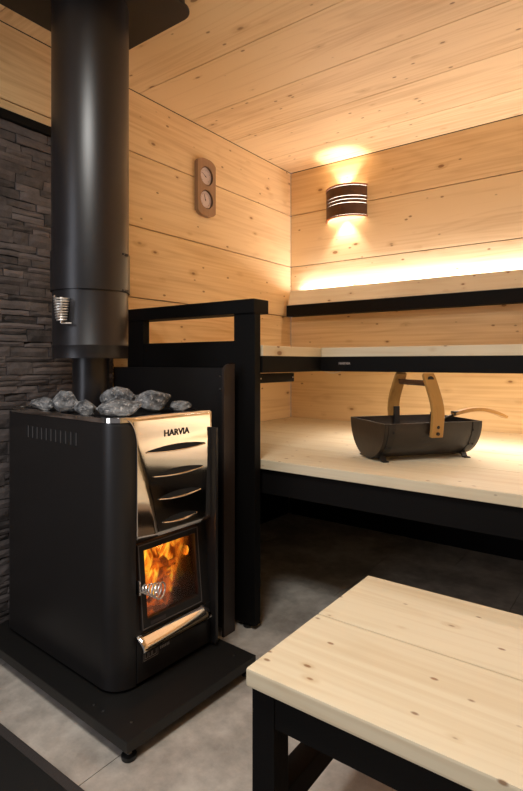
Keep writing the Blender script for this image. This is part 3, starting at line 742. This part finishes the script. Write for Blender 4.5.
# board with two holes through triangle_fill
def board(x0, x1, holes):
    bm = bmesh.new(); loops = [outer]+holes; edges = []
    for lp_ in loops:
        vsx = [bm.verts.new((x1, p[0], p[1])) for p in lp_]
        for k in range(len(vsx)): edges.append(bm.edges.new((vsx[k], vsx[(k+1) % len(vsx)])))
    bmesh.ops.triangle_fill(bm, edges=edges, use_beauty=True)
    r = bmesh.ops.extrude_face_region(bm, geom=bm.faces[:])
    for v in [g for g in r['geom'] if isinstance(g, bmesh.types.BMVert)]: v.co.x = x0
    return bm
hs = [ringpoly(GY, GZ+.060, .0475), ringpoly(GY, GZ-.060, .0475)]
b = MB(); b.addbm(board(XL+.008, XL+.024, hs)); b.build('frame', GAUGEW, t, o3)
b = MB(); b.prism(outer, 'x', XL+.0005, XL+.008); b.build('back_board', GAUGEW, t, o3)
for k, zz in enumerate((GZ+.060, GZ-.060)):
    M = frameM((XL+.0155, GY, zz), (0, 1, 0), (0, 0, 1))
    b = MB(); b.prism(ringpoly(GY, zz, .047), 'x', XL+.008, XL+.0125); dl = b.build('dial', DIALW, t, o3)
    b = MB()
    for i in range(21):
        a = math.radians(225-270*i/20); r0 = .031 if i % 5 else .028
        p0_ = Vector((XL+.0128, GY+r0*math.cos(a), zz+r0*math.sin(a))); p1_ = Vector((XL+.0128, GY+.035*math.cos(a), zz+.035*math.sin(a)))
        b.tube([p0_, p1_], .0006, 4)
    a = math.radians(150 if k == 0 else 110)
    b.tube([(XL+.014, GY-.008*math.cos(a), zz-.008*math.sin(a)), (XL+.014, GY+.028*math.cos(a), zz+.028*math.sin(a))], .0011, 5)
    b.tube([(XL+.0128, GY, zz), (XL+.0155, GY, zz)], .003, 10); b.build('needle_and_scale', mat('dial_print', (.05, .03, .03), .5), dl, o3)
    b = MB(); vs = [];
    b.add([(XL+.0135 if j == 0 else XL+.020, GY+r*math.cos(2*PI*i/36), zz+r*math.sin(2*PI*i/36)) for j, r in enumerate((.047, .0435)) for i in range(36)],
          [[i, (i+1) % 36, 36+(i+1) % 36, 36+i] for i in range(36)], 0, True)
    b.build('bezel', mat('bronze_bezel', (.22, .12, .07), .35, metal=.7), dl, o3, fix=False)

# ------------------------------------------------------------------ bucket
AX = Vector((.611, .792, 0)).normalized(); AN = Vector((-AX.y, AX.x, 0))   # axis, and across (away from camera)
BC = Vector((-.704, 1.910, ZL)); BL, BR = .194, .132
ang = math.atan2(AX.y, AX.x)
t = thing('water_bucket', 'brown-black half-barrel water bucket with two curved wooden handles on the lower bench', 'bucket', BC, ang)
ZRIM = .1385; ZCEN = ZRIM-.004
def half(r, n=24, extra=.006):
    return [(r*math.cos(a), ZCEN+r*math.sin(a)*.985) for a in [PI+PI*i/n for i in range(n+1)]]
def trough(mb, x0, x1, r0, r1):
    O = [(-r0, ZRIM)]+half(r0)+[(r0, ZRIM)]; I = [(-r1, ZRIM)]+half(r1)+[(r1, ZRIM)]
    mb.prism(O+I[::-1], 'x', x0, x1, 0, True)
b = MB(); trough(b, -BL, BL, BR, BR-.004); bk = b.build('trough', BUCK, t)
for sx in (-1, 1):
    b = MB(); O = [(-BR, ZRIM)]+half(BR)+[(BR, ZRIM)]; b.prism(O, 'x', sx*(BL-.003), sx*BL+sx*.0002); b.build('end_cap', BUCK, t)
b = MB(); O = [(-BR+.0045, ZRIM-.03)]+[p for p in half(BR-.0045) if p[1] < ZRIM-.03]+[(BR-.0045, ZRIM-.03)]
for sx in (-1, 1):
    b = MB(); xx0 = sx*(BL-.040); trough(b, min(xx0, xx0+sx*.026), max(xx0, xx0+sx*.026), BR+.0022, BR-.001); st = b.build('strap', BUCKIN, t)
    for sy in (-1, 1):
        for a in (12, 38, 66):
            ra = math.radians(a); yy = sy*(BR+.002)*math.cos(ra); zz = ZCEN-(BR+.002)*.985*math.sin(ra)
            for dx in (.005, .021):
                if a == 12 and dx == .021: continue
                px_ = xx0+sx*dx; b = MB(); b.tube([(px_, yy, zz), (px_, yy+sy*.004*math.cos(ra), zz-.004*math.sin(ra))], .0036, 8); b.build('rivet', BUCKIN, st)
    for sy in (-1, 1):
        b = MB(); fx = sx*(BL-.028)
        y0_ = sy*.055; y1_ = sy*.078
        b.prism([(sy*.050, .022), (sy*.062, .026), (sy*.074, .004), (sy*.092, .004), (sy*.092, .0), (sy*.068, .0)], 'x', fx-.010, fx+.010); b.build('foot', BUCKIN, t)
# wooden bow handles
def bow_handle(sy):
    P = []; n = 14
    for i in range(n+1):
        u = i/n; zz = .088+.219*u
        yy = BR+.006+.012*math.sin(PI*min(1, u*1.35)*.75)-.062*max(0, u-.35)**1.6*1.9
        P.append((sy*yy, zz))
    W = .0235; T = .0075; b = MB(); vs = []
    for i, (y, z) in enumerate(P):
        a = P[max(0, i-1)]; c_ = P[min(n, i+1)]; d_ = Vector((c_[0]-a[0], c_[1]-a[1])).normalized(); nn = Vector((d_.y, -d_.x))
        ww = W*(1 if i < n else .9)
        vs += [(-ww, y+nn.x*T, z+nn.y*T), (ww, y+nn.x*T, z+nn.y*T), (ww, y-nn.x*T, z-nn.y*T), (-ww, y-nn.x*T, z-nn.y*T)]
    fs = [[i*4+k, i*4+(k+1) % 4, (i+1)*4+(k+1) % 4, (i+1)*4+k] for i in range(n) for k in range(4)]+[[3, 2, 1, 0], [n*4+k for k in range(4)]]
    b.add(vs, fs); o = b.build('bow_handle', HW, t, bevel=.003); lab(o, 'curved orange-brown wooden handle')
    for zz in (.101, .124):
        b = MB(); b.tube([(0, sy*(BR-.004), zz), (0, sy*(BR+.021), zz)], .0058, 14); b.build('bolt', BUCKIN, o)
    y_, z_ = P[-2]; b = MB(); b.tube([(0, y_-sy*.004, z_-.004), (0, y_+sy*.011, z_-.004)], .012, 18); b.build('bar_cap', BUCKIN, o)
    b = MB(); b.box(-.012, .012, *sorted((sy*(BR-.012), sy*(BR-.003))), .09, .175, .001); b.build('mounting_plate', BUCKIN, o)
    return y_, z_
ya, za = bow_handle(-1); bow_handle(1)
b = MB(); b.tube([(0, ya+.006, za-.018), (0, -ya-.006, za-.018)], .0105, 16); lab(b.build('grip_bar', DWOOD, t), 'dark round grip bar')
# ladle in the bucket
M0 = Matrix.Rotation(ang, 3, 'Z')
def BW(x, y, z): return BC+M0 @ Vector((x, y, z))
lt = thing('ladle', 'ladle with a curved orange wooden handle resting over the bucket rim', 'ladle', BW(.10, .0, .10)); o3 = BW(.10, .0, .10)
K = [BW(.165, .00, .150), BW(.20, .00, .158), BW(.24, -.000, .166), BW(.28, -.002, .168), BW(.32, -.004, .163), BW(.36, -.006, .152), BW(.40, -.008, .134)]
b = MB(); vs = []; side = AN*.014
for i, p in enumerate(K):
    d_ = (K[min(i+1, 6)]-K[max(i-1, 0)]).normalized(); up = AN.cross(d_)*-1 if AN.cross(d_).z < 0 else AN.cross(d_)
    w_ = .7+.5*i/6; th = .006+.002*math.sin(PI*i/6)
    vs += [p+side*w_+up*th, p-side*w_+up*th, p-side*w_-up*th, p+side*w_-up*th]
b.add(vs, [[i*4+k, i*4+(k+1) % 4, (i+1)*4+(k+1) % 4, (i+1)*4+k] for i in range(6) for k in range(4)]+[[3, 2, 1, 0], [24, 25, 26, 27]])
hdl = b.build('handle', HW, lt, o3, bevel=.002); sd_ = hdl.modifiers.new('sub', 'SUBSURF'); sd_.levels = 1; sd_.render_levels = 1
b = MB(); b.tube([BW(.19, 0, .152), BW(.165, 0, .146), BW(.10, .005, .120), BW(.03, .01, .095)], .0055, 10); b.box(-.012, .012, -.010, .010, -.004, .010, .001, M=Matrix.Translation(BW(.178, 0, .152)) @ M0.to_4x4())
b.build('shaft', SILVP, lt, o3)
b = MB(); c_ = BW(-.02, .01, .06)
b.lathe([(0, c_.z), (.03, c_.z+.003), (.046, c_.z+.02), (.050, c_.z+.045), (.048, c_.z+.045), (.044, c_.z+.021), (.028, c_.z+.005), (0, c_.z+.003)], (c_.x, c_.y), 32); b.build('bowl', SILVP, lt, o3)

# ------------------------------------------------------------------ stool
k_ = .53; ZS = .95-k_
x0, y0, y1, ym = -1.0605*k_, 1.3505*k_, 2.280*k_, 1.813*k_; x1 = x0+1.15
t = thing('low_bench', 'low pale wooden bench with black legs in front, right of the stove', 'bench', (x0+.57, (y0+y1)/2, 0)); o3 = (x0+.57, (y0+y1)/2, 0)
b = MB(); b.box(x0, x1, y0, ym-.0015, ZS-.031, ZS, .004); b.box(x0, x1, ym+.0015, y1, ZS-.031, ZS, .004)
lab(b.build('seat_boards', BX, t, o3), 'two pale spruce seat boards')
lx0, lx1, ly0, ly1 = x0+.0, x1-.0, y0+.018, y1-.018
for xa in (lx0, lx1-.047):
    for ya_ in (ly0, ly1-.045):
        b = MB(); b.box(xa, xa+.047, ya_, ya_+.045, .0, ZS-.031, .002); b.build('leg', BLK, t, o3)
    b = MB(); b.box(xa+.001, xa+.046, ly0+.045, ly1-.045, .143, .190, .002); b.build('side_stretcher', BLK, t, o3)
    b = MB(); b.box(xa+.001, xa+.046, ly0+.045, ly1-.045, ZS-.095, ZS-.031, .002); b.build('side_apron', BLK, t, o3)
for ya_ in (ly0+.002, ly1-.040):
    b = MB(); b.box(lx0+.047, lx1-.047, ya_, ya_+.038, ZS-.098, ZS-.031, .002); b.build('long_apron', BLK, t, o3)

# ------------------------------------------------------------------ floor mat at lower left
t = thing('floor_mat', 'black floor mat with a dark grey border at the near left corner', 'mat', (-1.2, .4, 0)); o3 = (-1.2, .4, 0)
b = MB(); b.box(-1.80, -.62, .02, .677, .0, .006, .002); b.build('pile', MATB, t, o3)
b = MB(); b.box(-1.82, -.60, .677, .700, 0, .005, .001); b.box(-.62, -.60, .0, .677, 0, .005, .001); b.box(-1.82, -1.80, .0, .677, 0, .005, .001); b.box(-1.80, -.62, .0, .02, 0, .005, .001)
lab(b.build('border', HEM, t, o3), 'dark grey border strip')
# added box around the overhead fill light, no known fixture of the room
t = thing('added_fill_panel', 'flat square box added for the overhead fill light, out of view', 'added light', (-.60, .22, ZC)); o3 = (-.60, .22, ZC)
b = MB(); b.box(-.88, -.32, -.06, .50, 2.112, ZC, .004); b.build('housing', mat('fill_housing', (.6, .57, .52), .5), t, o3)
